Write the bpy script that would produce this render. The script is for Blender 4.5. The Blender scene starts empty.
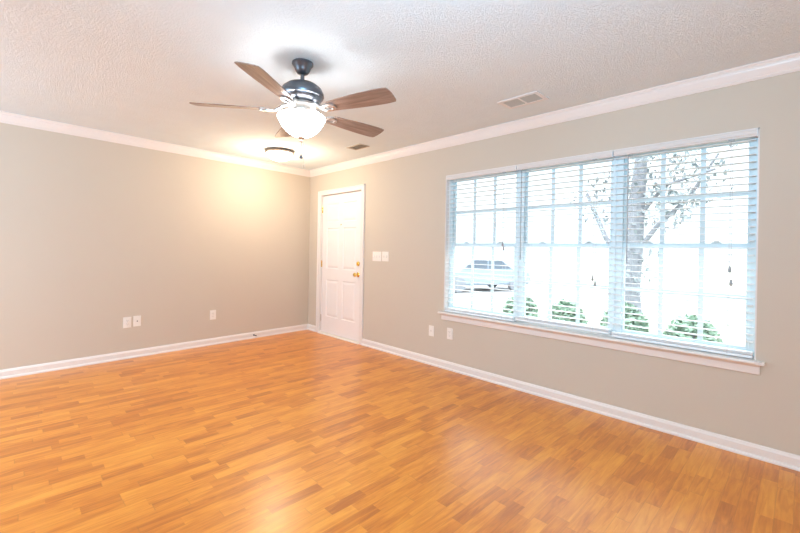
import bpy, bmesh, math, random
from math import sin, cos, pi, radians
from mathutils import Matrix, Vector

SC = bpy.context.scene
COL = SC.collection

# ------------------------------------------------------------------ camera
F_PX, YAW, ROLL = 397.978, radians(45.3985), radians(1.0)
cam_d = bpy.data.cameras.new('camera')
cam = bpy.data.objects.new('camera', cam_d); COL.objects.link(cam)
cam_d.sensor_width = 36.0
cam_d.lens = F_PX / 800.0 * 36.0
cam_d.shift_y = -16.489 / 800.0
cam_d.clip_start = 0.05; cam_d.clip_end = 300
fw = Vector((-sin(YAW), cos(YAW), 0)); rt = Vector((cos(YAW), sin(YAW), 0)); up = Vector((0, 0, 1))
r2 = rt * cos(ROLL) + up * sin(ROLL); u2 = -rt * sin(ROLL) + up * cos(ROLL)
m = Matrix((r2, u2, -fw)).transposed().to_4x4(); m.translation = Vector((5.3643, -3.3198, 1.2481))
cam.matrix_world = m
SC.camera = cam

# ------------------------------------------------------------------ world, sun, area lights, exposure
W = bpy.data.worlds.new('sky'); SC.world = W; W.use_nodes = True
wn = W.node_tree.nodes; wn.clear()
bg = wn.new('ShaderNodeBackground'); wo = wn.new('ShaderNodeOutputWorld')
tc = wn.new('ShaderNodeTexCoord'); sp = wn.new('ShaderNodeSeparateXYZ'); rp = wn.new('ShaderNodeValToRGB')
rp.color_ramp.elements[0].position = 0.0; rp.color_ramp.elements[0].color = (0.90, 0.96, 1.0, 1)
rp.color_ramp.elements[1].position = 0.6; rp.color_ramp.elements[1].color = (0.86, 0.92, 0.96, 1)
wl = W.node_tree.links
wl.new(tc.outputs['Generated'], sp.inputs[0]); wl.new(sp.outputs['Z'], rp.inputs[0])
wl.new(rp.outputs[0], bg.inputs['Color']); wl.new(bg.outputs[0], wo.inputs['Surface'])
# hazy sky: soft at the horizon, brighter overhead
mr = wn.new('ShaderNodeMapRange'); mr.interpolation_type = 'SMOOTHSTEP'
for k_, v_ in (('From Min', 0.16), ('From Max', 0.45), ('To Min', 1.55), ('To Max', 6.8)): mr.inputs[k_].default_value = v_
wl.new(sp.outputs['Z'], mr.inputs['Value']); wl.new(mr.outputs[0], bg.inputs['Strength'])

def lamp(name, kind, loc, energy, color, size=None, size_y=None, direction=None):
    d = bpy.data.lights.new(name, kind); o = bpy.data.objects.new(name, d); COL.objects.link(o)
    d.energy = energy; d.color = color; o.location = loc
    if kind == 'AREA':
        d.shape = 'RECTANGLE'; d.size = size; d.size_y = size_y or size
    elif kind == 'POINT' and size: d.shadow_soft_size = size
    if direction: o.rotation_euler = Vector(direction).to_track_quat('-Z', 'Y').to_euler()
    return o
sun = lamp('sun', 'SUN', (4, -10, 12), 1.2, (1.0, 0.95, 0.88), direction=(-0.25, 0.75, -0.75)); sun.data.angle = radians(3)
# daylight arriving from the rest of the house behind the camera (rear window and open hall)
lamp('rear_window_daylight', 'AREA', (1.7, -5.74, 1.45), 84, (0.52, 0.76, 1.0), 1.6, 1.7, (-0.55, 1, 0.12))
lamp('hall_daylight', 'AREA', (7.62, -3.0, 1.35), 16, (0.56, 0.74, 1.0), 2.4, 1.9, (-1, -0.12, 0.15))
# added blue fill above the camera, tilted up to offset orange floor bounce
lamp('ceiling_fill', 'AREA', (5.2, -3.1, 1.85), 60, (0.38, 0.72, 1.0), 0.5, 0.5, (-0.66, 0.68, 0.66))
# sampling portals in the three openings that let the sky in
for nm_, loc_, w_, h_, d_ in (('window_portal', (3.92, 0.16, 1.325), 2.5, 1.46, (0, -1, 0)), ('rear_portal', (2.2, -5.78, 1.45), 2.7, 1.8, (0, 1, 0)), ('hall_portal', (7.80, -3.0, 1.2), 2.6, 2.4, (-1, 0, 0))):
    p_ = lamp(nm_, 'AREA', loc_, 1, (1, 1, 1), w_, h_, d_); p_.data.cycles.is_portal = True
vs = SC.view_settings
vs.view_transform = 'Standard'; vs.look = 'None'; vs.exposure = 0.14; vs.gamma = 1.0; vs.use_curve_mapping = False
SC.display_settings.display_device = 'sRGB'
cy = SC.cycles
cy.use_denoising = True; cy.use_adaptive_sampling = False; cy.max_bounces = 12; cy.diffuse_bounces = 6; cy.glossy_bounces = 5
cy.transparent_max_bounces = 24; cy.sample_clamp_indirect = 3.0; cy.blur_glossy = 1.0; cy.caustics_reflective = False; cy.caustics_refractive = False

# ------------------------------------------------------------------ materials
MATS = {}
def mat(name, color, rough=0.6, metal=0.0, spec=0.5, noise=None, bump=None, emit=None, strength=0, coat=0.0):
    """noise=(scale, amount) albedo variation; bump=(scale, strength, distance)"""
    m = bpy.data.materials.new(name); m.use_nodes = True; MATS[name] = m
    nt = m.node_tree; b = nt.nodes['Principled BSDF']
    b.inputs['Base Color'].default_value = (*color, 1); b.inputs['Roughness'].default_value = rough
    b.inputs['Metallic'].default_value = metal; b.inputs['Specular IOR Level'].default_value = spec
    b.inputs['Coat Weight'].default_value = coat
    tcn = nt.nodes.new('ShaderNodeTexCoord')
    sc_, am = noise or (6.0, 0.03)
    nz = nt.nodes.new('ShaderNodeTexNoise'); nz.inputs['Scale'].default_value = sc_; nz.inputs['Detail'].default_value = 4
    nt.links.new(tcn.outputs['Object'], nz.inputs['Vector'])
    mx = nt.nodes.new('ShaderNodeMix'); mx.data_type = 'RGBA'
    mx.inputs['A'].default_value = (*[c * (1 - am) for c in color], 1)
    mx.inputs['B'].default_value = (*[min(1, c * (1 + am)) for c in color], 1)
    nt.links.new(nz.outputs['Fac'], mx.inputs['Factor']); nt.links.new(mx.outputs['Result'], b.inputs['Base Color'])
    if bump:
        n2 = nt.nodes.new('ShaderNodeTexNoise'); n2.inputs['Scale'].default_value = bump[0]; n2.inputs['Detail'].default_value = 3
        nt.links.new(tcn.outputs['Object'], n2.inputs['Vector'])
        bp = nt.nodes.new('ShaderNodeBump'); bp.inputs['Strength'].default_value = bump[1]; bp.inputs['Distance'].default_value = bump[2]
        nt.links.new(n2.outputs['Fac'], bp.inputs['Height']); nt.links.new(bp.outputs[0], b.inputs['Normal'])
    if emit:
        b.inputs['Emission Color'].default_value = (*emit, 1); b.inputs['Emission Strength'].default_value = strength
    return m

wall_m = mat('greige_wall_paint', (0.58, 0.515, 0.43), 0.75, noise=(3, 0.015), bump=(180, 0.10, 0.001), spec=0.3)
trim_m = mat('white_trim_paint', (0.785, 0.74, 0.705), 0.35, noise=(5, 0.02))
door_m = mat('white_door_paint', (0.84, 0.80, 0.78), 0.38, noise=(4, 0.02))
vinyl_m = mat('white_window_vinyl', (0.74, 0.84, 0.87), 0.35, noise=(5, 0.02))
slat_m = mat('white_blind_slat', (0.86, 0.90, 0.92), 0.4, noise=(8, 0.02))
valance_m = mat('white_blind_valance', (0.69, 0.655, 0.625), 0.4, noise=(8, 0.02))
cord_m = mat('blind_cord', (0.55, 0.58, 0.60), 0.8)
wand_m = mat('clear_grey_wand', (0.35, 0.38, 0.40), 0.3)
plate_m = mat('white_plastic_plate', (0.84, 0.80, 0.74), 0.35)
dark_m = mat('dark_slot', (0.12, 0.10, 0.09), 0.6)
brass_m = mat('polished_brass', (0.86, 0.60, 0.18), 0.22, metal=1.0)
nickel_m = mat('brushed_nickel', (0.62, 0.56, 0.50), 0.35, metal=1.0, noise=(40, 0.06))
bronze_m = mat('dark_bronze_metal', (0.13, 0.14, 0.16), 0.33, metal=0.85, noise=(30, 0.1))
iron_m = mat('pewter_blade_iron', (0.60, 0.57, 0.54), 0.3, metal=0.9, noise=(40, 0.1))
housing_m = mat('aged_nickel_housing', (0.36, 0.33, 0.30), 0.45, metal=0.8, noise=(30, 0.1))
vent_m = mat('painted_vent_steel', (0.80, 0.80, 0.79), 0.45)
vent2_m = mat('beige_vent_steel', (0.50, 0.44, 0.36), 0.5)
louvre_m = mat('grey_vent_louvre', (0.50, 0.53, 0.52), 0.5)
bowl_m = mat('frosted_glass_bowl', (0.95, 0.93, 0.9), 0.4, emit=(0.97, 0.98, 1.0), strength=14.0)
dome_m = mat('frosted_glass_dome', (0.95, 0.92, 0.88), 0.4, emit=(1.0, 0.91, 0.80), strength=7.0)
alum_m = mat('aluminium_threshold', (0.80, 0.75, 0.68), 0.45, metal=0.0)
rubber_m = mat('dark_rubber', (0.10, 0.10, 0.10), 0.8)
concrete_m = mat('pale_concrete', (0.42, 0.42, 0.41), 0.9, noise=(2, 0.08))
lawn_m = mat('dry_lawn', (0.25, 0.265, 0.215), 0.95, noise=(9, 0.2))
asphalt_m = mat('sunbleached_asphalt', (0.26, 0.265, 0.275), 0.9, noise=(14, 0.1))
bark_m = mat('grey_bark', (0.19, 0.205, 0.235), 0.9, noise=(14, 0.45), bump=(30, 0.6, 0.02))
leaf_m = mat('grey_green_leaf', (0.21, 0.25, 0.27), 0.7, noise=(3, 0.2))
hedge_m = mat('bright_hedge_leaf', (0.185, 0.285, 0.215), 0.6, noise=(5, 0.35))
carpaint_m = mat('silver_blue_car_paint', (0.25, 0.31, 0.38), 0.4, metal=0.1, coat=0.5)
carglass_m = mat('dark_car_glass', (0.10, 0.13, 0.17), 0.1)
tyre_m = mat('tyre_rubber', (0.20, 0.22, 0.25), 0.8)

def ceiling_mat():
    m = mat('popcorn_ceiling', (0.78, 0.855, 0.885), 0.95, spec=0.1)
    nt = m.node_tree; b = nt.nodes['Principled BSDF']; N = nt.nodes.new; L = nt.links.new
    t = N('ShaderNodeTexCoord')
    v = N('ShaderNodeTexNoise'); v.inputs['Scale'].default_value = 90; v.inputs['Detail'].default_value = 5; v.inputs['Roughness'].default_value = 0.7
    L(t.outputs['Object'], v.inputs['Vector'])
    r = N('ShaderNodeValToRGB'); r.color_ramp.elements[0].position = 0.40; r.color_ramp.elements[1].position = 0.62
    L(v.outputs['Fac'], r.inputs[0])
    bp = N('ShaderNodeBump'); bp.inputs['Strength'].default_value = 0.55; bp.inputs['Distance'].default_value = 0.0042
    L(r.outputs[0], bp.inputs['Height']); L(bp.outputs[0], b.inputs['Normal'])
    return m
ceil_m = ceiling_mat()

def floor_mat():
    m = bpy.data.materials.new('three_strip_laminate'); m.use_nodes = True
    nt = m.node_tree; b = nt.nodes['Principled BSDF']; N = nt.nodes.new; L = nt.links.new
    def math_(op, a, c=None, c2=None):
        n = N('ShaderNodeMath'); n.operation = op
        for i, v in enumerate((a, c, c2)):
            if v is None: continue
            if isinstance(v, (int, float)): n.inputs[i].default_value = v
            else: L(v, n.inputs[i])
        return n.outputs[0]
    t = N('ShaderNodeTexCoord'); s = N('ShaderNodeSeparateXYZ'); L(t.outputs['Object'], s.inputs[0])
    X, Y = s.outputs['X'], s.outputs['Y']
    SW, SL = 0.066, 0.62
    rx = math_('DIVIDE', X, SW); row = math_('FLOOR', rx); fx = math_('FRACT', rx)
    w1 = N('ShaderNodeTexWhiteNoise'); w1.noise_dimensions = '1D'; L(row, w1.inputs['W'])
    yy = math_('ADD', math_('DIVIDE', Y, SL), math_('MULTIPLY', w1.outputs['Value'], 7.31))
    cell = math_('FLOOR', yy); fy0 = math_('FRACT', yy)
    # irregular stave ends: split each cell in two at a random place
    cc = N('ShaderNodeCombineXYZ'); L(row, cc.inputs[0]); L(cell, cc.inputs[1])
    w2 = N('ShaderNodeTexWhiteNoise'); w2.noise_dimensions = '3D'; L(cc.outputs[0], w2.inputs['Vector'])
    cut = math_('MULTIPLY_ADD', w2.outputs['Value'], 0.5, 0.25)
    side = math_('GREATER_THAN', fy0, cut)
    c3 = N('ShaderNodeCombineXYZ'); L(row, c3.inputs[0]); L(cell, c3.inputs[1]); L(side, c3.inputs[2])
    w3 = N('ShaderNodeTexWhiteNoise'); w3.noise_dimensions = '3D'; L(c3.outputs[0], w3.inputs['Vector'])
    rnd = w3.outputs['Value']
    # grain
    mp = N('ShaderNodeCombineXYZ')
    L(math_('MULTIPLY', X, 38.0), mp.inputs[0]); L(math_('MULTIPLY', Y, 3.2), mp.inputs[1]); L(math_('MULTIPLY', rnd, 40.0), mp.inputs[2])
    g = N('ShaderNodeTexNoise'); g.inputs['Scale'].default_value = 1.0; g.inputs['Detail'].default_value = 6; g.inputs['Roughness'].default_value = 0.6
    g.inputs['Distortion'].default_value = 1.2
    L(mp.outputs[0], g.inputs['Vector'])
    mp2 = N('ShaderNodeCombineXYZ')
    L(math_('MULTIPLY', X, 9.0), mp2.inputs[0]); L(math_('MULTIPLY', Y, 4.0), mp2.inputs[1]); L(math_('MULTIPLY', rnd, 17.0), mp2.inputs[2])
    k = N('ShaderNodeTexNoise'); k.inputs['Scale'].default_value = 1.0; k.inputs['Detail'].default_value = 3
    L(mp2.outputs[0], k.inputs['Vector'])
    f = math_('ADD', math_('MULTIPLY', rnd, 0.55), math_('MULTIPLY', math_('SUBTRACT', g.outputs['Fac'], 0.5), 1.5))
    f = math_('ADD', f, math_('MULTIPLY', math_('SUBTRACT', k.outputs['Fac'], 0.5), 0.7))
    f = math_('ADD', f, 0.2)
    rp = N('ShaderNodeValToRGB'); e = rp.color_ramp.elements
    e[0].position = 0.0; e[0].color = (0.44, 0.125, 0.016, 1)
    e[1].position = 1.0; e[1].color = (0.80, 0.332, 0.048, 1)
    q = rp.color_ramp.elements.new(0.35); q.color = (0.60, 0.192, 0.022, 1)
    q = rp.color_ramp.elements.new(0.65); q.color = (0.71, 0.262, 0.033, 1)
    L(f, rp.inputs[0])
    # seams
    ex = math_('MINIMUM', fx, math_('SUBTRACT', 1.0, fx))
    ex = math_('LESS_THAN', ex, 0.02)
    ey = math_('LESS_THAN', math_('ABSOLUTE', math_('SUBTRACT', fy0, cut)), 0.004)
    seam = math_('MULTIPLY', math_('MAXIMUM', ex, ey), 0.25)
    mx = N('ShaderNodeMix'); mx.data_type = 'RGBA'; mx.inputs['B'].default_value = (0.30, 0.11, 0.03, 1)
    L(seam, mx.inputs['Factor']); L(rp.outputs[0], mx.inputs['A']); L(mx.outputs['Result'], b.inputs['Base Color'])
    b.inputs['Roughness'].default_value = 0.285; b.inputs['Specular IOR Level'].default_value = 0.65
    return m
floor_m = floor_mat()

def glass_mat():
    m = bpy.data.materials.new('window_glass'); m.use_nodes = True
    nt = m.node_tree; nt.nodes.clear(); N = nt.nodes.new; L = nt.links.new
    o = N('ShaderNodeOutputMaterial'); t = N('ShaderNodeBsdfTransparent'); g = N('ShaderNodeBsdfGlossy'); x = N('ShaderNodeMixShader')
    t.inputs['Color'].default_value = (0.96, 0.985, 0.98, 1); g.inputs['Roughness'].default_value = 0.02
    fr = N('ShaderNodeFresnel'); fr.inputs['IOR'].default_value = 1.45
    L(fr.outputs[0], x.inputs[0]); L(t.outputs[0], x.inputs[1]); L(g.outputs[0], x.inputs[2]); L(x.outputs[0], o.inputs['Surface'])
    return m
glass_m = glass_mat()

def blade_mat():
    m = mat('walnut_blade', (0.20, 0.12, 0.08), 0.28)
    nt = m.node_tree; b = nt.nodes['Principled BSDF']; N = nt.nodes.new; L = nt.links.new
    t = N('ShaderNodeTexCoord'); mp = N('ShaderNodeMapping'); mp.inputs['Scale'].default_value = (3, 45, 10); L(t.outputs['Object'], mp.inputs[0])
    n = N('ShaderNodeTexNoise'); n.inputs['Scale'].default_value = 1.5; n.inputs['Detail'].default_value = 6; L(mp.outputs[0], n.inputs['Vector'])
    r = N('ShaderNodeValToRGB'); r.color_ramp.elements[0].position = 0.3; r.color_ramp.elements[1].position = 0.75
    r.color_ramp.elements[0].color = (0.17, 0.11, 0.085, 1); r.color_ramp.elements[1].color = (0.38, 0.28, 0.225, 1)
    L(n.outputs['Fac'], r.inputs[0]); L(r.outputs[0], b.inputs['Base Color'])
    return m
blade_m = blade_mat()

# ------------------------------------------------------------------ mesh helpers
class MB:
    def __init__(s): s.bm = bmesh.new()
    def box(s, x0, x1, y0, y1, z0, z1):
        v = [s.bm.verts.new(p) for p in ((x0,y0,z0),(x1,y0,z0),(x1,y1,z0),(x0,y1,z0),(x0,y0,z1),(x1,y0,z1),(x1,y1,z1),(x0,y1,z1))]
        for f in ((0,3,2,1),(4,5,6,7),(0,1,5,4),(1,2,6,5),(2,3,7,6),(3,0,4,7)): s.bm.faces.new([v[i] for i in f])
        return v
    def poly_prism(s, pts, fn0, fn1):
        a = [s.bm.verts.new(fn0(p)) for p in pts]; b = [s.bm.verts.new(fn1(p)) for p in pts]
        n = len(pts)
        for i in range(n): s.bm.faces.new((a[i], a[(i+1) % n], b[(i+1) % n], b[i]))
        s.bm.faces.new(a[::-1]); s.bm.faces.new(b)
    def lathe(s, prof, n=40, c=(0,0,0), close=False):
        rings = []
        for r, z in prof:
            if r < 1e-5: rings.append([s.bm.verts.new((c[0], c[1], c[2]+z))])
            else: rings.append([s.bm.verts.new((c[0]+r*cos(2*pi*i/n), c[1]+r*sin(2*pi*i/n), c[2]+z)) for i in range(n)])
        pairs = list(zip(rings, rings[1:])) + ([(rings[-1], rings[0])] if close else [])
        for a, b in pairs:
            for i in range(n):
                j = (i+1) % n
                if len(a) == 1 and len(b) == 1: continue
                if len(a) == 1: s.bm.faces.new((a[0], b[j], b[i]))
                elif len(b) == 1: s.bm.faces.new((a[i], a[j], b[0]))
                else: s.bm.faces.new((a[i], a[j], b[j], b[i]))
    def tube(s, pts, rad, n=8, caps=True):
        pts = [Vector(p) for p in pts]; rings = []
        for i, p in enumerate(pts):
            d = (pts[min(i+1, len(pts)-1)] - pts[max(i-1, 0)]).normalized()
            a = d.orthogonal().normalized() if i == 0 else (rings_a - d * rings_a.dot(d)).normalized()
            rings_a = a; b = d.cross(a); r = rad[i] if isinstance(rad, (list, tuple)) else rad
            rings.append([s.bm.verts.new(p + a*r*cos(2*pi*k/n) + b*r*sin(2*pi*k/n)) for k in range(n)])
        for a, b in zip(rings, rings[1:]):
            for k in range(n): s.bm.faces.new((a[k], a[(k+1)%n], b[(k+1)%n], b[k]))
        if caps: s.bm.faces.new(rings[0][::-1]); s.bm.faces.new(rings[-1])
    def transform(s, M): bmesh.ops.transform(s.bm, matrix=M, verts=s.bm.verts)
    def build(s, name, material, parent=None, loc=None, smooth=False, bevel=0, M=None):
        if M is not None: s.transform(M)
        bmesh.ops.recalc_face_normals(s.bm, faces=s.bm.faces)
        me = bpy.data.meshes.new(name); s.bm.to_mesh(me); s.bm.free()
        me.materials.append(material)
        if smooth:
            for p in me.polygons: p.use_smooth = True
            me.set_sharp_from_angle(angle=radians(38))
        o = bpy.data.objects.new(name, me); COL.objects.link(o)
        if parent: o.parent = parent
        if loc: o.location = loc
        if bevel:
            b = o.modifiers.new('bevel', 'BEVEL'); b.width = bevel; b.segments = 2; b.limit_method = 'ANGLE'
        return o
def tag(o, label=None, cat=None, group=None, kind=None):
    if label: o['label'] = label
    if cat: o['category'] = cat
    if group: o['group'] = group
    if kind: o['kind'] = kind
    return o
def thing(name, loc, rz=0, **k):
    o = bpy.data.objects.new(name, None); COL.objects.link(o); o.empty_display_size = 0.1
    o.location = loc; o.rotation_euler = (0, 0, rz); return tag(o, **k)
def copy_tree(o, parent=None):
    c = o.copy(); COL.objects.link(c)
    if parent: c.parent = parent
    for ch in list(o.children): copy_tree(ch, c)
    return c

H = 2.44
DEL = 0.06                                   # the far wall is a touch off square
A = math.atan(DEL)
LWM = Matrix.Rotation(A, 4, 'Z')             # frame of the left wall: local y runs along it (towards -y), local x into the room
X1, Y1 = 7.8, -5.9                           # far ends of the room behind the camera
WX0, WX1, WZ0, WZ1 = 2.675, 5.165, 0.600, 2.050   # window opening

# ------------------------------------------------------------------ structure
def struct(mb, name, m, label, cat, **k):
    return tag(mb.build(name, m, **k), label, cat, kind='structure')

b = MB(); b.box(-0.6, X1+0.2, Y1-0.2, 0.10, -0.06, 0.0)
struct(b, 'floor', floor_m, 'glossy orange three strip laminate wood floor', 'floor')
b = MB(); b.box(-0.6, X1+0.2, Y1-0.2, 0.14, H, H+0.25)
struct(b, 'ceiling', ceil_m, 'white popcorn textured ceiling', 'ceiling')
DX0, DX1, DZ = 0.315, 1.272, 2.045
b = MB()
for x0, x1, z0, z1 in ((-0.2, DX0, 0, H), (DX0, DX1, DZ, H), (DX1, WX0, 0, H), (WX0, WX1, 0, WZ0), (WX0, WX1, WZ1, H), (WX1, X1+0.15, 0, H)):
    b.box(x0, x1, 0, 0.14, z0, z1)
bmesh.ops.remove_doubles(b.bm, verts=b.bm.verts, dist=1e-5)
struct(b, 'wall_right', wall_m, 'beige wall with the front door and the wide window', 'wall')
b = MB(); b.box(-0.14, 0, Y1-0.5, 0.12, 0, H)
struct(b, 'wall_left', wall_m, 'plain beige far wall left of the front door', 'wall', M=LWM)
b = MB()
for x0, x1, z0, z1 in ((-0.1, 0.85, 0, H), (0.85, 3.55, 0, 0.55), (0.85, 3.55, 2.35, H), (3.55, X1+0.15, 0, H)):
    b.box(x0, x1, Y1-0.0, Y1+0.14-0.0, z0, z1)
struct(b, 'wall_back', wall_m, 'beige wall behind the camera', 'wall')
b = MB()
b.box(X1-0.05, X1+0.15, Y1, -4.3, 0, H); b.box(X1-0.05, X1+0.15, -1.7, 0.0, 0, H); b.box(X1-0.05, X1+0.15, -4.3, -1.7, 2.4, H)
struct(b, 'wall_side', wall_m, 'beige wall with a wide opening to the hall', 'wall')

# crown moulding and baseboard profiles: (offset from the wall, height)
CROWN = [(0, -0.092), (0.006, -0.092), (0.010, -0.084), (0.014, -0.080), (0.014, -0.074), (0.019, -0.066), (0.028, -0.050), (0.035, -0.036), (0.038, -0.026),
         (0.043, -0.026), (0.043, -0.019), (0.049, -0.012), (0.054, -0.008), (0.054, 0), (0, 0)]
BASE = [(0, 0), (0.024, 0), (0.024, 0.010), (0.020, 0.018), (0.014, 0.021), (0.014, 0.064), (0.011, 0.070), (0.008, 0.080), (0.004, 0.084), (0, 0.084)]
def run_right(name, prof, z, x0, x1, label, mitre=True):
    b = MB(); b.poly_prism(prof, lambda p: (x0 + (p[0] if mitre else 0), -p[0], z+p[1]), lambda p: (x1, -p[0], z+p[1]))
    return struct(b, name, trim_m, label, 'trim')
def run_left(name, prof, z, s0, s1, label):
    b = MB(); b.poly_prism(prof, lambda p: (p[0], -s0 - p[0], z+p[1]), lambda p: (p[0], -s1, z+p[1]))
    return struct(b, name, trim_m, label, 'trim', M=LWM)
run_right('trim_1', CROWN, H, 0, X1-0.05, 'white crown moulding above the window wall')
run_left('trim_2', CROWN, H, 0, 6.0, 'white crown moulding along the far left wall')
run_right('baseboard_corner', BASE, 0, 0, 0.245, 'short white baseboard between corner and door')
run_right('baseboard_right', BASE, 0, 1.335, X1-0.05, 'long white baseboard under the window', mitre=False)
run_left('baseboard_left', BASE, 0, 0, 6.0, 'white baseboard along the far left wall')

# door casing, jamb, threshold
b = MB()
CW = 0.070
for pts in (((0.245, 0.0), (0.245+CW, 0.0), (0.245+CW, DZ-0.012), (0.245, DZ-0.012+CW)),
            ((1.335-CW, 0.0), (1.335, 0.0), (1.335, DZ-0.012+CW), (1.335-CW, DZ-0.012)),
            ((0.245, DZ-0.012+CW), (0.245+CW, DZ-0.012), (1.335-CW, DZ-0.012), (1.335, DZ-0.012+CW))):
    b.poly_prism(pts, lambda p: (p[0], 0.0, p[1]), lambda p: (p[0], -0.014, p[1]))
    cx = sum(p[0] for p in pts)/4
b.box(0.247, 0.262, -0.020, -0.012, 0, DZ+CW-0.014); b.box(1.318, 1.333, -0.020, -0.012, 0, DZ+CW-0.014); b.box(0.247, 1.333, -0.020, -0.012, DZ+CW-0.029, DZ+CW-0.014)
struct(b, 'trim_3', trim_m, 'white casing around the front door', 'trim', bevel=0.003)
b = MB(); b.box(DX0, DX0+0.012, 0.0, 0.14, 0, DZ); b.box(DX1-0.012, DX1, 0.0, 0.14, 0, DZ); b.box(DX0, DX1, 0.0, 0.14, DZ-0.012, DZ)
b.box(DX0+0.012, DX0+0.024, 0.064, 0.14, 0, DZ-0.012); b.box(DX1-0.024, DX1-0.012, 0.064, 0.14, 0, DZ-0.012); b.box(DX0, DX1, 0.064, 0.14, DZ-0.026, DZ-0.012)
struct(b, 'trim_4', trim_m, 'white jamb of the front door', 'trim')
b = MB(); b.poly_prism([(-0.030, 0), (-0.026, 0.012), (0.0, 0.020), (0.13, 0.020), (0.13, 0)], lambda p: (DX0+0.001, p[0], p[1]), lambda p: (DX1-0.001, p[0], p[1]))
struct(b, 'trim_5', alum_m, 'pale threshold strip under the front door', 'trim')

# front door leaf with six raised panels
DR = thing('door_1', (DX0+0.018, 0.018, 0.024), label='white six panel front door with brass knob', cat='door', kind='structure')
LW_, LH_ = (DX1-DX0)-0.036, 1.998
b = MB()
xs = [0, 0.115, 0.115+0.30, LW_-0.115-0.30, LW_-0.115, LW_]
zs = [0, 0.235, 0.775, 0.935, 1.525, 1.61, 1.88, LH_]
PANELS = [(1, 1), (3, 1), (1, 3), (3, 3), (1, 5), (3, 5)]
T = 0.040
grid = {}
def gv(x, y, z):
    k = (round(x, 5), round(y, 5), round(z, 5))
    if k not in grid: grid[k] = b.bm.verts.new(k)
    return grid[k]
for i in range(5):
    for j in range(7):
        x0, x1, z0, z1 = xs[i], xs[i+1], zs[j], zs[j+1]
        if (i, j) in PANELS:
            steps = [(0, 0), (0.008, 0.008), (0.018, 0.008), (0.042, 0.001)]
            for (d0, y0), (d1, y1) in zip(steps, steps[1:]):
                o_ = [(x0+d0, z0+d0), (x1-d0, z0+d0), (x1-d0, z1-d0), (x0+d0, z1-d0)]
                i_ = [(x0+d1, z0+d1), (x1-d1, z0+d1), (x1-d1, z1-d1), (x0+d1, z1-d1)]
                for q in range(4):
                    w = (q+1) % 4
                    b.bm.faces.new([gv(o_[q][0], y0, o_[q][1]), gv(o_[w][0], y0, o_[w][1]), gv(i_[w][0], y1, i_[w][1]), gv(i_[q][0], y1, i_[q][1])])
            d = steps[-1][0]; y = steps[-1][1]
            b.bm.faces.new([gv(x0+d, y, z0+d), gv(x1-d, y, z0+d), gv(x1-d, y, z1-d), gv(x0+d, y, z1-d)])
        else:
            b.bm.faces.new([gv(x0, 0, z0), gv(x1, 0, z0), gv(x1, 0, z1), gv(x0, 0, z1)])
c0 = [b.bm.verts.new(p) for p in ((0, T, 0), (LW_, T, 0), (LW_, T, LH_), (0, T, LH_))]
b.bm.faces.new(c0)
e0 = [b.bm.verts.new(p) for p in ((0, 0, 0), (LW_, 0, 0), (LW_, 0, LH_), (0, 0, LH_))]
for q in range(4): b.bm.faces.new((e0[q], e0[(q+1) % 4], c0[(q+1) % 4], c0[q]))
b.build('door_panel', door_m, DR)
for z in (0.20, 1.00, 1.80):
    b = MB(); b.box(-0.016, 0.004, -0.004, 0.004, z-0.045, z+0.045); b.tube([(-0.006, -0.008, z-0.05), (-0.006, -0.008, z+0.05)], 0.007, 10)
    tag(b.build('hinge', nickel_m if z < 0.5 else brass_m, DR), label='brass hinge' if z > 0.5 else None)
KX = LW_ - 0.062
b = MB(); b.lathe([(0, 0), (0.032, 0), (0.034, 0.004), (0.026, 0.010), (0.011, 0.014), (0.010, 0.034), (0.018, 0.040), (0.027, 0.050), (0.028, 0.060), (0.022, 0.069), (0, 0.073)], 28)
b.build('door_knob', brass_m, DR, M=Matrix.Translation((KX, 0, 0.885)) @ Matrix.Rotation(radians(90), 4, 'X'), smooth=True)
b = MB(); b.lathe([(0, 0), (0.031, 0), (0.032, 0.006), (0.026, 0.013), (0.014, 0.015), (0, 0.016)], 28)
dbm = b.build('deadbolt', brass_m, DR, M=Matrix.Translation((KX, 0, 1.030)) @ Matrix.Rotation(radians(90), 4, 'X'), smooth=True)
b = MB(); b.box(KX-0.005, KX+0.005, -0.030, -0.014, 1.012, 1.048); b.build('thumb_turn', brass_m, dbm, bevel=0.002)
b = MB(); b.lathe([(0, 0), (0.010, 0), (0.010, 0.003), (0.006, 0.004), (0, 0.003)], 16)
b.build('peephole', brass_m, DR, M=Matrix.Translation((LW_/2, 0, 1.568)) @ Matrix.Rotation(radians(90), 4, 'X'), smooth=True)

# window stool and apron
b = MB(); b.poly_prism([(0.07, 0.582), (-0.050, 0.582), (-0.055, 0.587), (-0.055, 0.596), (-0.050, 0.601), (0.07, 0.601)], lambda p: (WX0+0.0005, p[0], p[1]), lambda p: (WX1-0.0005, p[0], p[1]))
for s, x in ((-1, WX0), (1, WX1)):
    xa, xb = (x-0.040, x) if s < 0 else (x, x+0.040)
    b.box(xa, xb, -0.052, 0.0, 0.582, 0.601)
struct(b, 'trim_6', trim_m, 'white projecting sill board under the wide window', 'trim', bevel=0.002)
b = MB(); b.poly_prism([(0, 0.515), (-0.010, 0.515), (-0.013, 0.520), (-0.013, 0.562), (-0.022, 0.576), (-0.022, 0.582), (0, 0.582)], lambda p: (WX0-0.018, p[0], p[1]), lambda p: (WX1+0.018, p[0], p[1]))
struct(b, 'trim_7', trim_m, 'white apron board below the window sill', 'trim')
# white returns inside the opening
b = MB(); t_ = 0.008
b.box(WX0, WX0+t_, 0.002, 0.138, WZ0, WZ1); b.box(WX1-t_, WX1, 0.002, 0.138, WZ0, WZ1); b.box(WX0, WX1, 0.002, 0.138, WZ1-t_, WZ1); b.box(WX0+t_, WX1-t_, 0.071, 0.138, 0.585, 0.612)
struct(b, 'trim_8', trim_m, 'white lining inside the wide window opening', 'trim')

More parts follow.
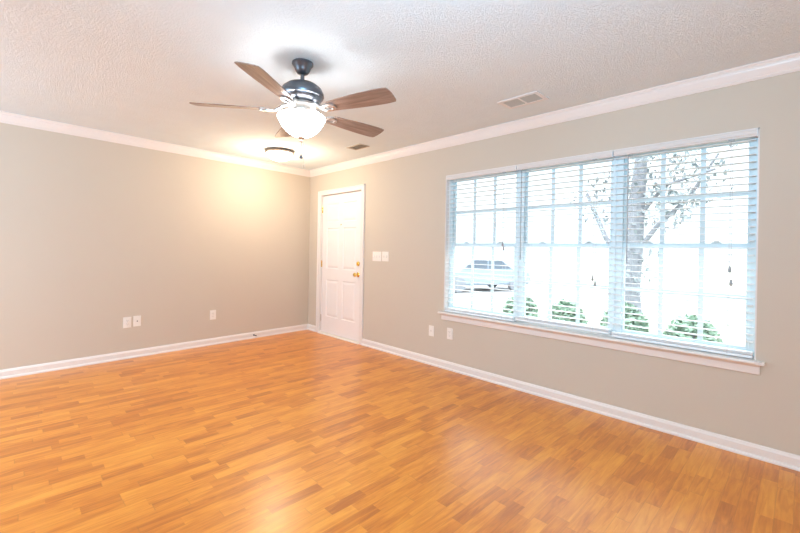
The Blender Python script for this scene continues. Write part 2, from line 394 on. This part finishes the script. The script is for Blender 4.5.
# three double hung windows
def window(n, cx, label):
    w = 0.818; root = thing('window_%d' % n, (cx, 0.0, 0.612), label=label, cat='window', kind='structure')
    h = WZ1 - t_ - 0.612; hw = w/2
    b = MB(); b.box(-hw, -hw+0.036, 0.072, 0.136, 0, h); b.box(hw-0.036, hw, 0.072, 0.136, 0, h); b.box(-hw, hw, 0.072, 0.136, h-0.03, h); b.box(-hw, hw, 0.080, 0.136, 0, 0.018)
    b.build('window_frame', vinyl_m, root, bevel=0.002)
    zm = 1.312 - 0.612
    for nm, z0, z1, y0 in (('lower_sash', 0.012, zm+0.018, 0.084), ('upper_sash', zm-0.018, h-0.024, 0.108)):
        b = MB(); y1 = y0+0.022; a = hw-0.036; st = 0.016
        rb, rt_ = (0.038, 0.036) if nm == 'lower_sash' else (0.036, 0.03)
        b.box(-a, -a+st, y0, y1, z0, z1); b.box(a-st, a, y0, y1, z0, z1)
        b.box(-a+st, a-st, y0, y1, z0, z0+rb); b.box(-a+st, a-st, y0, y1, z1-rt_, z1)
        if nm == 'lower_sash': b.box(-a+st, a-st, y0-0.010, y0, z1-0.010, z1-0.002)
        s = b.build(nm, vinyl_m, root, bevel=0.0015)
        g0, g1 = z0+rb, z1-rt_; gx = a-st
        b = MB(); mw = 0.015
        for k in (-1, 1): b.box(k*gx/3-mw, k*gx/3+mw, y0+0.007, y0+0.015, g0, g1)
        for k in range(3):
            xa = -gx + k*2*gx/3 + (mw if k else 0); xb = -gx + (k+1)*2*gx/3 - (mw if k < 2 else 0)
            b.box(xa, xb, y0+0.007, y0+0.015, (g0+g1)/2-mw, (g0+g1)/2+mw)
        b.build('glazing_bar', vinyl_m, s)
        b = MB(); v = [b.bm.verts.new(p) for p in ((-gx, y0+0.011, g0), (gx, y0+0.011, g0), (gx, y0+0.011, g1), (-gx, y0+0.011, g1))]; b.bm.faces.new(v)
        b.build('glass_pane', glass_m, s)
        if nm == 'lower_sash':
            for k in (-1, 1):
                b = MB(); b.box(k*0.2-0.026, k*0.2+0.026, y0+0.001, y0+0.02, z1, z1+0.008)
                b.lathe([(0, 0.018), (0.012, 0.018), (0.016, 0.008), (0.016, 0.006)], 14, (k*0.2, y0+0.010, z1))
                b.build('sash_lock', vinyl_m, s)
WCX = (3.090, 3.920, 4.750)
window(1, WCX[0], 'left double hung window beside the front door side')
window(2, WCX[1], 'middle double hung window of the three')
window(3, WCX[2], 'right double hung window with the tree outside')
b = MB()
for x in (3.505, 4.335): b.box(x-0.006, x+0.006, 0.078, 0.138, 0.612, WZ1-t_)
struct(b, 'trim_9', vinyl_m, 'narrow mullion covers between the three windows', 'trim')

# ------------------------------------------------------------------ blinds
def blind(x0, x1, label, wand_x, cord_x, tassels, gap, wm=wand_m):
    root = thing('window_blind', ((x0+x1)/2, 0.030, 0.602), label=label, cat='blind', group='white horizontal blinds in the wide window')
    hw = (x1-x0)/2; top = WZ1 - t_ - 0.602 - 0.001
    b = MB(); b.box(-hw+0.004, hw-0.004, -0.024, 0.026, top-0.042, top); b.build('head_rail', slat_m, root)
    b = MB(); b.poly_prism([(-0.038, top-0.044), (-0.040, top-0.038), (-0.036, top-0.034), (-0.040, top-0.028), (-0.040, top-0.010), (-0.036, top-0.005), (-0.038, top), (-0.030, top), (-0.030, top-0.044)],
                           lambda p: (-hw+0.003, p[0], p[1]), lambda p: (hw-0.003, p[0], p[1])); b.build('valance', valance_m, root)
    zb = gap; rail_h = 0.018
    b = MB(); b.box(-hw+0.006, hw-0.006, -0.024, 0.024, zb, zb+rail_h); b.build('bottom_rail', slat_m, root, bevel=0.004)
    b = MB(); P = 0.0455; z = zb + rail_h + 0.004
    for k in range(4):                         # slats gathered on the bottom rail
        b.box(-hw+0.006, hw-0.006, -0.025, 0.025, z, z+0.0028); z += 0.0042
    z = top - 0.060; n = 0
    while z > zb + rail_h + 0.045:
        # slightly crowned slat
        b.poly_prism([(-0.025, z-0.0015), (-0.012, z+0.0006), (0, z+0.0012), (0.012, z+0.0006), (0.025, z-0.0015), (0.025, z+0.0012), (0.012, z+0.0033), (0, z+0.0040), (-0.012, z+0.0033), (-0.025, z+0.0012)],
                     lambda p: (-hw+0.006, p[0], p[1]), lambda p: (hw-0.006, p[0], p[1]))
        z -= P; n += 1
    b.build('slats', slat_m, root)
    for lx in (-hw+0.13, hw-0.13):
        b = MB()
        for y in (-0.0262, 0.0262): b.tube([(lx, y, zb+0.01), (lx, y, top-0.04)], 0.0008, 5)
        b.build('ladder_cord', cord_m, root)
    wx = wand_x - (x0+x1)/2
    b = MB(); b.tube([(wx, -0.046, top-0.050), (wx, -0.047, top-0.82)], 0.0038, 8); b.tube([(wx, -0.047, top-0.82), (wx, -0.047, top-0.86)], 0.0052, 8)
    b.tube([(wx, -0.026, top-0.046), (wx, -0.042, top-0.048), (wx, -0.046, top-0.058)], 0.002, 6)
    b.build('tilt_wand', wm, root)
    for dx, ln in tassels:
        cx = cord_x + dx - (x0+x1)/2
        b = MB(); b.tube([(cx, -0.036, top-0.044), (cx, -0.045, top-0.060), (cx+0.002, -0.046, top-ln)], 0.0011, 6)
        c = b.build('lift_cord', cord_m, root)
        b = MB(); b.lathe([(0.003, 0), (0.006, -0.006), (0.008, -0.022), (0.0095, -0.034), (0.006, -0.040), (0, -0.041)], 14, (cx+0.002, -0.046, top-ln))
        b.build('tassel', wand_m, c, smooth=True)
    b = MB(); b.box(cord_x-(x0+x1)/2-0.016, cord_x-(x0+x1)/2+0.016, -0.044, -0.026, top-0.050, top-0.0442); b.build('cord_lock', wand_m, root)
    b = MB(); b.box(hw-0.0025, hw+0.0015, -0.044, 0.026, top-0.048, top); b.build('end_bracket', slat_m, root)
    return root
blind(2.686, 3.503, 'left of the three white slat blinds, nearest the front door', 2.745, 3.38, ((0, 0.70), (0.012, 0.74)), 0.004, slat_m)
blind(3.507, 4.321, 'middle of the three white slat blinds in the wide window', 3.565, 4.19, ((0, 0.97), (0.02, 1.01)), 0.020)
blind(4.325, 5.154, 'widest right-hand white slat blind with long cord tassels', 4.434, 5.030, ((0, 0.86), (0.008, 0.945)), 0.004)

# ------------------------------------------------------------------ plates on the walls
def cover_plate(name, M, w, h, kind, label, cat, group=None):
    """M maps local (x along wall, y into the wall, z up) to the world; the plate stands out towards local -y"""
    root = thing(name, M.translation, label=label, cat=cat, group=group); root.rotation_euler = M.to_euler()
    b = MB(); b.box(-w/2, w/2, -0.006, 0, -h/2, h/2); b.build('plate', plate_m, root, bevel=0.003)
    if kind == 'duplex':
        for s in (-1, 1):
            b = MB(); b.lathe([(0, 0), (0.0175, 0), (0.0170, 0.003), (0, 0.0032)], 24)
            rc = b.build('receptacle', plate_m, root, M=Matrix.Translation((0, -0.006, s*0.0195)) @ Matrix.Rotation(radians(90), 4, 'X'))
            b = MB(); b.box(-0.008, -0.0055, -0.0098, -0.009, s*0.0195, s*0.0195+0.009); b.box(0.0055, 0.008, -0.0098, -0.009, s*0.0195, s*0.0195+0.007); b.box(-0.002, 0.002, -0.0098, -0.009, s*0.0195-0.009, s*0.0195-0.005)
            b.build('slots', dark_m, rc)
        b = MB(); b.lathe([(0, 0), (0.003, 0), (0.002, 0.0015), (0, 0.0015)], 10); b.build('screw', nickel_m, root, M=Matrix.Translation((0, -0.006, 0)) @ Matrix.Rotation(radians(90), 4, 'X'))
    elif kind == 'coax':
        b = MB(); b.lathe([(0, 0), (0.007, 0), (0.007, 0.003), (0.0048, 0.003), (0.0048, 0.011), (0, 0.011)], 6); b.build('coax_jack', dark_m, root, M=Matrix.Translation((0, -0.006, 0)) @ Matrix.Rotation(radians(90), 4, 'X'))
    elif kind == 'decor':
        b = MB(); b.box(-0.0165, 0.0165, -0.0085, -0.006, -0.033, 0.033); b.build('insert', plate_m, root, bevel=0.001)
        b = MB(); b.box(-0.004, 0.004, -0.0092, -0.0085, -0.004, 0.004); b.build('socket', dark_m, root)
    elif kind.startswith('switch'):
        n = int(kind[-1]); p = 0.046
        for i in range(n):
            x = (i-(n-1)/2)*p
            b = MB(); b.box(x-0.006, x+0.006, -0.0065, -0.0058, -0.013, 0.013); f = b.build('toggle_slot', louvre_m, root)
            s = 1 if i % 2 else -1
            b = MB(); b.poly_prism([(-0.006, -0.006), (-0.006, 0.006), (-0.017, s*0.006+0.004), (-0.017, s*0.006-0.004)], lambda p_: (x-0.004, p_[0], p_[1]), lambda p_: (x+0.004, p_[0], p_[1]))
            b.build('toggle', plate_m, root)
    return root
def on_right(x, z): return Matrix.Translation((x, 0, z))
def on_left(s, z): return LWM @ Matrix.Translation((0, -s, z)) @ Matrix.Rotation(radians(90), 4, 'Z')
cover_plate('switch_plate', on_right(1.588, 1.163), 0.164, 0.120, 'switch3', 'white triple light switch plate nearest the front door', 'light switch', 'light switches by the door')
cover_plate('switch_plate', on_right(1.745, 1.165), 0.118, 0.120, 'switch2', 'white double light switch plate, right of the triple one', 'light switch', 'light switches by the door')
cover_plate('cable_plate', on_right(2.512, 0.369), 0.072, 0.115, 'decor', 'white cable wall plate left of the sill corner', 'wall plate')
cover_plate('power_outlet', on_right(2.768, 0.378), 0.074, 0.118, 'duplex', 'white duplex power outlet right under the window sill end', 'outlet', 'power outlets')
cover_plate('power_outlet', on_left(2.375, 0.398), 0.078, 0.120, 'duplex', 'leftmost white duplex power outlet on the far wall', 'outlet', 'power outlets')
cover_plate('cable_plate', on_left(2.281, 0.402), 0.074, 0.118, 'coax', 'white cable plate with one dark jack on far wall', 'wall plate')
cover_plate('power_outlet', on_left(1.448, 0.380), 0.076, 0.120, 'duplex', 'lone white power outlet nearer the corner on far wall', 'outlet', 'power outlets')

# spring door stop on the left baseboard
ds = thing('door_stop', LWM @ Vector((0.0145, -0.895, 0.045)), rz=A, label='small dark spring door stop on the left baseboard', cat='door stop')
b = MB(); b.lathe([(0, 0), (0.011, 0), (0.011, 0.003), (0.006, 0.006), (0, 0.006)], 14); b.build('stop_base', bronze_m, ds, M=Matrix.Rotation(radians(90), 4, 'Y'))
b = MB(); b.tube([(0.006+0.05*i/120, 0.0055*cos(i*2*pi/10), 0.0055*sin(i*2*pi/10)) for i in range(121)], 0.0012, 5); b.build('spring', bronze_m, ds)
b = MB(); b.lathe([(0, 0), (0.008, 0), (0.009, 0.010), (0.006, 0.015), (0, 0.016)], 14); b.build('rubber_tip', rubber_m, ds, M=Matrix.Translation((0.055, 0, 0)) @ Matrix.Rotation(radians(90), 4, 'Y'), smooth=True)

# ------------------------------------------------------------------ ceiling vents
v1 = thing('ceiling_vent', (3.805, -0.460, H), label='white two panel ceiling vent above the window', cat='vent')
b = MB(); w, h = 0.335, 0.200
for x0, x1, y0, y1 in ((-w/2, -w/2+0.032, -h/2, h/2), (w/2-0.032, w/2, -h/2, h/2), (-w/2+0.032, w/2-0.032, -h/2, -h/2+0.030), (-w/2+0.032, w/2-0.032, h/2-0.030, h/2), (-0.009, 0.009, -h/2+0.03, h/2-0.03)):
    b.box(x0, x1, y0, y1, -0.008, -0.001)
b.build('vent_frame', vent_m, v1, bevel=0.002)
for s in (-1, 1):
    b = MB(); n = 9
    xa, xb = (0.010, w/2-0.033) if s > 0 else (-w/2+0.033, -0.010)
    for i in range(n):
        x = xa + (i+0.5)*(xb-xa)/n
        b.poly_prism([(x-0.009, -0.0065), (x+0.007, -0.0015), (x+0.008, -0.0025), (x-0.008, -0.0075)], lambda p: (p[0], -h/2+0.031, p[1]), lambda p: (p[0], h/2-0.031, p[1]))
    tag(b.build('louvre_bank', louvre_m, v1), label='grey angled louvres')
b = MB(); b.box(-w/2+0.02, w/2-0.02, -h/2+0.02, h/2-0.02, -0.0012, -0.0004); b.build('duct_backing', dark_m, v1)
v2 = thing('ceiling_vent', (1.715, -0.437, H), label='small beige ceiling vent near the room corner', cat='vent')
b = MB(); w, h = 0.25, 0.145
for x0, x1, y0, y1 in ((-w/2, -w/2+0.016, -h/2, h/2), (w/2-0.016, w/2, -h/2, h/2), (-w/2+0.016, w/2-0.016, -h/2, -h/2+0.016), (-w/2+0.016, w/2-0.016, h/2-0.016, h/2)):
    b.box(x0, x1, y0, y1, -0.008, -0.001)
b.build('vent_frame', vent2_m, v2, bevel=0.002)
b = MB()
for i in range(10):
    y = -h/2 + 0.022 + i*0.0112
    b.poly_prism([(y-0.004, -0.007), (y+0.005, -0.002), (y+0.006, -0.003), (y-0.003, -0.008)], lambda p: (-w/2+0.017, p[0], p[1]), lambda p: (w/2-0.017, p[0], p[1]))
b.build('louvre_bank', vent2_m, v2)
b = MB(); b.box(-w/2+0.01, w/2-0.01, -h/2+0.01, h/2-0.01, -0.0012, -0.0004); b.build('duct_backing', dark_m, v2)

# ------------------------------------------------------------------ flush ceiling light
fl = thing('ceiling_light', (0.845, -0.960, H), label='round frosted flush light with nickel rim near the corner', cat='ceiling light')
b = MB(); b.lathe([(0, -0.001), (0.150, -0.001), (0.175, -0.006), (0.192, -0.018), (0.196, -0.030), (0.190, -0.038), (0.178, -0.040), (0.170, -0.034), (0, -0.030)], 56); b.build('rim', nickel_m, fl, smooth=True, M=Matrix.Diagonal((0.88, 0.88, 1, 1)))
b = MB(); b.lathe([(0.176, -0.041)] + [(0.176*cos(a*pi/2/12), -0.041-0.085*sin(a*pi/2/12)) for a in range(1, 12)] + [(0, -0.126)], 56); b.build('glass_dome', dome_m, fl, smooth=True, M=Matrix.Diagonal((0.88, 0.88, 1, 1)))
b = MB(); b.lathe([(0, 0.004), (0.010, 0.002), (0.010, -0.004), (0.005, -0.010), (0.006, -0.016), (0, -0.020)], 16, (0, 0, -0.128)); b.build('finial', nickel_m, fl, smooth=True)
lamp('flush_light_glow', 'POINT', (0.845, -0.960, H-0.33), 31, (1.0, 0.78, 0.54), 0.14)

# ------------------------------------------------------------------ ceiling fan
FX, FY = 3.093, -1.986
fan = thing('ceiling_fan', (FX, FY, H), label='five blade bronze ceiling fan with walnut blades and lit glass bowl', cat='ceiling fan')
z_ = lambda z: z - H
b = MB(); b.lathe([(0, -0.001), (0.062, -0.001), (0.067, -0.005), (0.067, -0.016), (0.062, -0.021), (0.060, -0.026), (0.055, -0.030), (0.047, -0.052), (0.036, -0.070), (0.024, -0.078), (0.014, -0.080), (0, -0.080)], 40)
b.build('canopy', bronze_m, fan, smooth=True)
b = MB(); b.lathe([(0, -0.078), (0.0125, -0.078), (0.0125, -0.118), (0.022, -0.120), (0.024, -0.136), (0, -0.136)], 20); b.build('downrod', bronze_m, fan, smooth=True)
b = MB(); b.lathe([(0, -0.128), (0.030, -0.128), (0.060, -0.134), (0.095, -0.148), (0.122, -0.170), (0.136, -0.198), (0.138, -0.216), (0.134, -0.225), (0.126, -0.229), (0.122, -0.241), (0.105, -0.257), (0.080, -0.264), (0, -0.264)], 56)
b.build('motor_housing', bronze_m, fan, smooth=True)
b = MB(); b.lathe([(0, -0.262), (0.078, -0.262), (0.090, -0.270), (0.092, -0.284), (0.078, -0.294), (0.060, -0.304), (0.058, -0.328), (0.078, -0.338), (0.082, -0.344), (0.060, -0.350), (0, -0.350)], 44)
b.build('switch_housing', housing_m, fan, smooth=True)
# blades and their irons: one prototype, copied around
ROOT_Z = z_(2.120)
def fan_arm(k):
    ang = radians(-54.3 + 72*k)
    Mz = Matrix.Rotation(ang, 4, 'Z')
    pitch = Matrix.Translation((0, 0, ROOT_Z)) @ Matrix.Rotation(radians(-13), 4, 'X')
    b = MB()
    prof = []
    n = 22
    for i in range(n+1):
        t = i/n; x = 0.205 + t*0.447
        hw = 0.046 + 0.026*math.sin(min(1, t*1.15)*pi/2)
        if t > 0.86: hw -= 0.006*((t-0.86)/0.14)**2
        if t < 0.07: hw *= 0.72 + 0.28*math.sqrt(t/0.07)
        prof.append((x, hw))
    pts = [(x, hw) for i, (x, hw) in enumerate(prof)] + [(0.659, 0.052), (0.663, 0.020), (0.664, -0.012), (0.660, -0.050)] + [(x, -hw) for x, hw in reversed(prof)]
    b.poly_prism(pts, lambda p: (p[0], p[1], 0.004), lambda p: (p[0], p[1], 0.010))
    bl = b.build('fan_blade', blade_m, fan, M=pitch, bevel=0.0015); bl.rotation_euler = (0, 0, ang)
    # blade iron: neck from the motor, then an open oval loop screwed under the blade
    b = MB()
    b.tube([(0.082, 0, z_(2.163)), (0.120, 0, z_(2.156)), (0.150, 0, z_(2.132)), (0.178, 0, z_(2.119))], [0.013, 0.012, 0.010, 0.009], 10)
    c = Vector((0.215, 0, 0)); N_ = 28; ro, ri = [], []
    for i in range(N_):
        a = 2*pi*i/N_
        for lst, sx, sy in ((ro, 0.052, 0.036), (ri, 0.034, 0.019)):
            for zz in (-0.006, 0.003):
                p = pitch @ Vector((c.x + sx*cos(a), sy*sin(a), zz)); lst.append(b.bm.verts.new(p))
    for i in range(N_):
        j = (i+1) % N_
        o0, o1, o2, o3 = ro[2*i], ro[2*j], ro[2*j+1], ro[2*i+1]; i0, i1, i2, i3 = ri[2*i], ri[2*j], ri[2*j+1], ri[2*i+1]
        b.bm.faces.new((o0, o1, o2, o3)); b.bm.faces.new((i0, i3, i2, i1)); b.bm.faces.new((o0, i0, i1, o1)); b.bm.faces.new((o3, o2, i2, i3))
    b.build('blade_iron', iron_m, fan, smooth=True).rotation_euler = (0, 0, ang)
for k in range(5): fan_arm(k)
b = MB()
bowl = [(0.155, -0.352), (0.1565, -0.356), (0.155, -0.362), (0.149, -0.372), (0.143, -0.384), (0.134, -0.400), (0.121, -0.420), (0.103, -0.440), (0.080, -0.458), (0.052, -0.472), (0.026, -0.479), (0, -0.480)]
inner = [(r-0.004 if r > 0.01 else 0, z+0.004) for r, z in bowl][::-1]
b.lathe(bowl + inner, 56); b.build('glass_bowl', bowl_m, fan, smooth=True, M=Matrix.Diagonal((0.965, 0.965, 1, 1)))
b = MB(); b.lathe([(0, -0.344), (0.106, -0.344), (0.110, -0.350), (0.106, -0.354), (0.010, -0.356), (0.005, -0.360), (0.005, -0.478), (0, -0.478)], 24); b.build('light_fitter', nickel_m, fan, smooth=True)  # wide top pan added to keep bulb light off the switch housing
b = MB(); b.lathe([(0, -0.476), (0.022, -0.478), (0.024, -0.483), (0.014, -0.490), (0.009, -0.498), (0.011, -0.505), (0.006, -0.512), (0, -0.513)], 24); b.build('finial', nickel_m, fan, smooth=True)
b = MB(); b.tube([(0, 0, -0.510), (0, 0, -0.585)], 0.0014, 6); ch = b.build('pull_chain', nickel_m, fan)
b = MB(); b.lathe([(0, 0), (0.003, -0.002), (0.005, -0.012), (0.011, -0.026), (0.010, -0.033), (0, -0.036)], 16, (0, 0, -0.583)); b.build('chain_fob', bronze_m, ch, smooth=True)
b = MB(); b.tube([(0.004, 0.012, -0.505), (0.006, 0.018, -0.655)], 0.0010, 6); ch = b.build('pull_chain', nickel_m, fan)
b = MB(); b.lathe([(0, 0), (0.003, -0.003), (0.0035, -0.022), (0, -0.026)], 12, (0.006, 0.018, -0.653)); b.build('chain_fob', nickel_m, ch, smooth=True)
for a in (0.3, 2.4, 4.5):
    lamp('fan_bulb', 'POINT', (FX+0.10*cos(a), FY+0.10*sin(a), H-0.41), 3.3, (0.90, 0.95, 1.0), 0.03)

# ------------------------------------------------------------------ outdoors
GZ = -0.45
b = MB(); b.box(-60, 60, 1.9, 80, GZ-0.2, GZ); tag(b.build('lawn', lawn_m), 'pale sunlit lawn outside the window', 'ground', kind='structure')
b = MB(); b.box(-2.0, 10.0, 0.14, 1.9, GZ-0.2, -0.12); tag(b.build('porch_slab', concrete_m), 'pale concrete porch slab outside the window', 'ground', kind='structure')
b = MB(); b.box(-60, 60, 9.5, 16.0, GZ, GZ+0.02); tag(b.build('street', asphalt_m), 'sun bleached street beyond the front lawn', 'ground', kind='structure')

def leaf_cloud(mb, centre, radii, n, size, rnd, shell=0.55):
    for _ in range(n):
        while True:
            v = Vector((rnd.uniform(-1, 1), rnd.uniform(-1, 1), rnd.uniform(-1, 1)))
            if shell < v.length < 1: break
        p = Vector(centre) + Vector((v.x*radii[0], v.y*radii[1], v.z*radii[2]))
        a = Vector((rnd.gauss(0, 1), rnd.gauss(0, 1), rnd.gauss(0, 1))).normalized(); c = a.orthogonal().normalized(); s = size*rnd.uniform(0.6, 1.3)
        q = [mb.bm.verts.new(p + a*s), mb.bm.verts.new(p + c*s*0.45), mb.bm.verts.new(p - a*s), mb.bm.verts.new(p - c*s*0.45)]
        mb.bm.faces.new(q)
R = random.Random(7)
tr = thing('yard_tree', (3.05, 5.0, GZ), label='grey barked tree with low branches outside the right window', cat='tree')
b = MB(); b.tube([(0.0, 0, 0), (0.03, 0, 0.3), (0.0, 0, 1.0), (0.06, 0, 1.8), (0.12, 0, 2.6), (0.2, 0, 3.6)], [0.32, 0.24, 0.20, 0.18, 0.14, 0.09], 14); b.build('trunk', bark_m, tr, smooth=True)
for pts, r0 in (([(0.05, 0, 1.6), (0.45, 0.0, 2.2), (0.9, 0.1, 2.7), (1.3, 0.1, 3.4)], 0.05), ([(0.0, 0, 1.4), (-0.4, 0, 2.0), (-0.8, 0.1, 2.9)], 0.06), ([(0.1, 0, 2.3), (0.6, -0.2, 2.9), (1.3, -0.2, 3.1)], 0.035)):
    b = MB(); b.tube(pts, [r0*(1-0.22*i) for i in range(len(pts))], 9); b.build('branch', bark_m, tr, smooth=True)
b = MB()
for c, r, n in (((0.55, 0, 2.55), (0.5, 0.4, 0.45), 170), ((1.0, 0, 3.0), (0.55, 0.5, 0.5), 190), ((0.2, 0, 3.2), (0.7, 0.6, 0.6), 220), ((-0.6, 0, 2.7), (0.5, 0.4, 0.5), 110), ((0.1, -0.1, 1.6), (0.42, 0.35, 0.7), 130), ((0.6, 0, 4.2), (1.6, 1.2, 0.9), 900)):
    leaf_cloud(b, c, r, n, 0.06, R, 0.2)
b.build('foliage', leaf_m, tr)

def shrub(x, y, w, h, label):
    t = thing('hedge_shrub', (x, y, GZ), label=label, cat='shrub', group='clipped shrubs beyond the window')
    b = MB()
    for i in range(5): 
        a = i*1.257; b.tube([(0, 0, 0), (0.1*cos(a), 0.1*sin(a), h*0.5), (w*0.3*cos(a), w*0.3*sin(a), h*0.8)], [0.02, 0.014, 0.006], 6)
    b.build('stem', bark_m, t)
    b = MB(); leaf_cloud(b, (0, 0, h*0.55), (w/2, w/2*0.9, h*0.48), 2600, 0.045, R, 0.35); b.build('foliage', hedge_m, t)
shrub(2.08, 2.75, 0.62, 0.98, 'leafy green shrub outside the middle window, left of the pair there')
shrub(2.84, 2.75, 0.62, 0.96, 'leafy green shrub outside the middle window, right of the pair there')
shrub(3.64, 2.75, 0.62, 1.00, 'green shrub directly below the tree trunk')
shrub(4.40, 2.72, 0.62, 0.93, 'low green shrub right of the one under the tree')

def car(loc, rz, label):
    t = thing('parked_car', loc, rz, label=label, cat='car')
    side = [(-2.2, 0.28), (-2.25, 0.6), (-2.1, 0.86), (-1.35, 0.95), (-0.75, 1.38), (0.65, 1.42), (1.35, 0.98), (2.15, 0.84), (2.28, 0.55), (2.2, 0.28)]
    b = MB(); b.poly_prism(side, lambda p: (p[0], -0.86, p[1]), lambda p: (p[0], 0.86, p[1])); b.build('body', carpaint_m, t, bevel=0.08)
    for y0, y1 in ((-0.875, -0.862), (0.862, 0.875)):
        for pts in ([(-1.2, 0.97), (-0.7, 1.31), (-0.05, 1.34), (-0.05, 0.97)], [(0.03, 0.97), (0.03, 1.34), (0.6, 1.34), (1.15, 0.97)]):
            b = MB(); b.poly_prism(pts, lambda p: (p[0], y0, p[1]), lambda p: (p[0], y1, p[1])); b.build('side_glass', carglass_m, t)
    for x in (-1.4, 1.4):
        for y in (-0.8, 0.8):
            b = MB(); b.lathe([(0, -0.1), (0.22, -0.1), (0.32, -0.09), (0.33, 0), (0.32, 0.09), (0.22, 0.1), (0, 0.1)], 22)
            b.build('wheel', tyre_m, t, M=Matrix.Translation((x, y, 0.33)) @ Matrix.Rotation(radians(90), 4, 'X'), smooth=True)
car((-4.6, 11.2, GZ+0.02), radians(68), 'silver blue parked car seen through the left window')
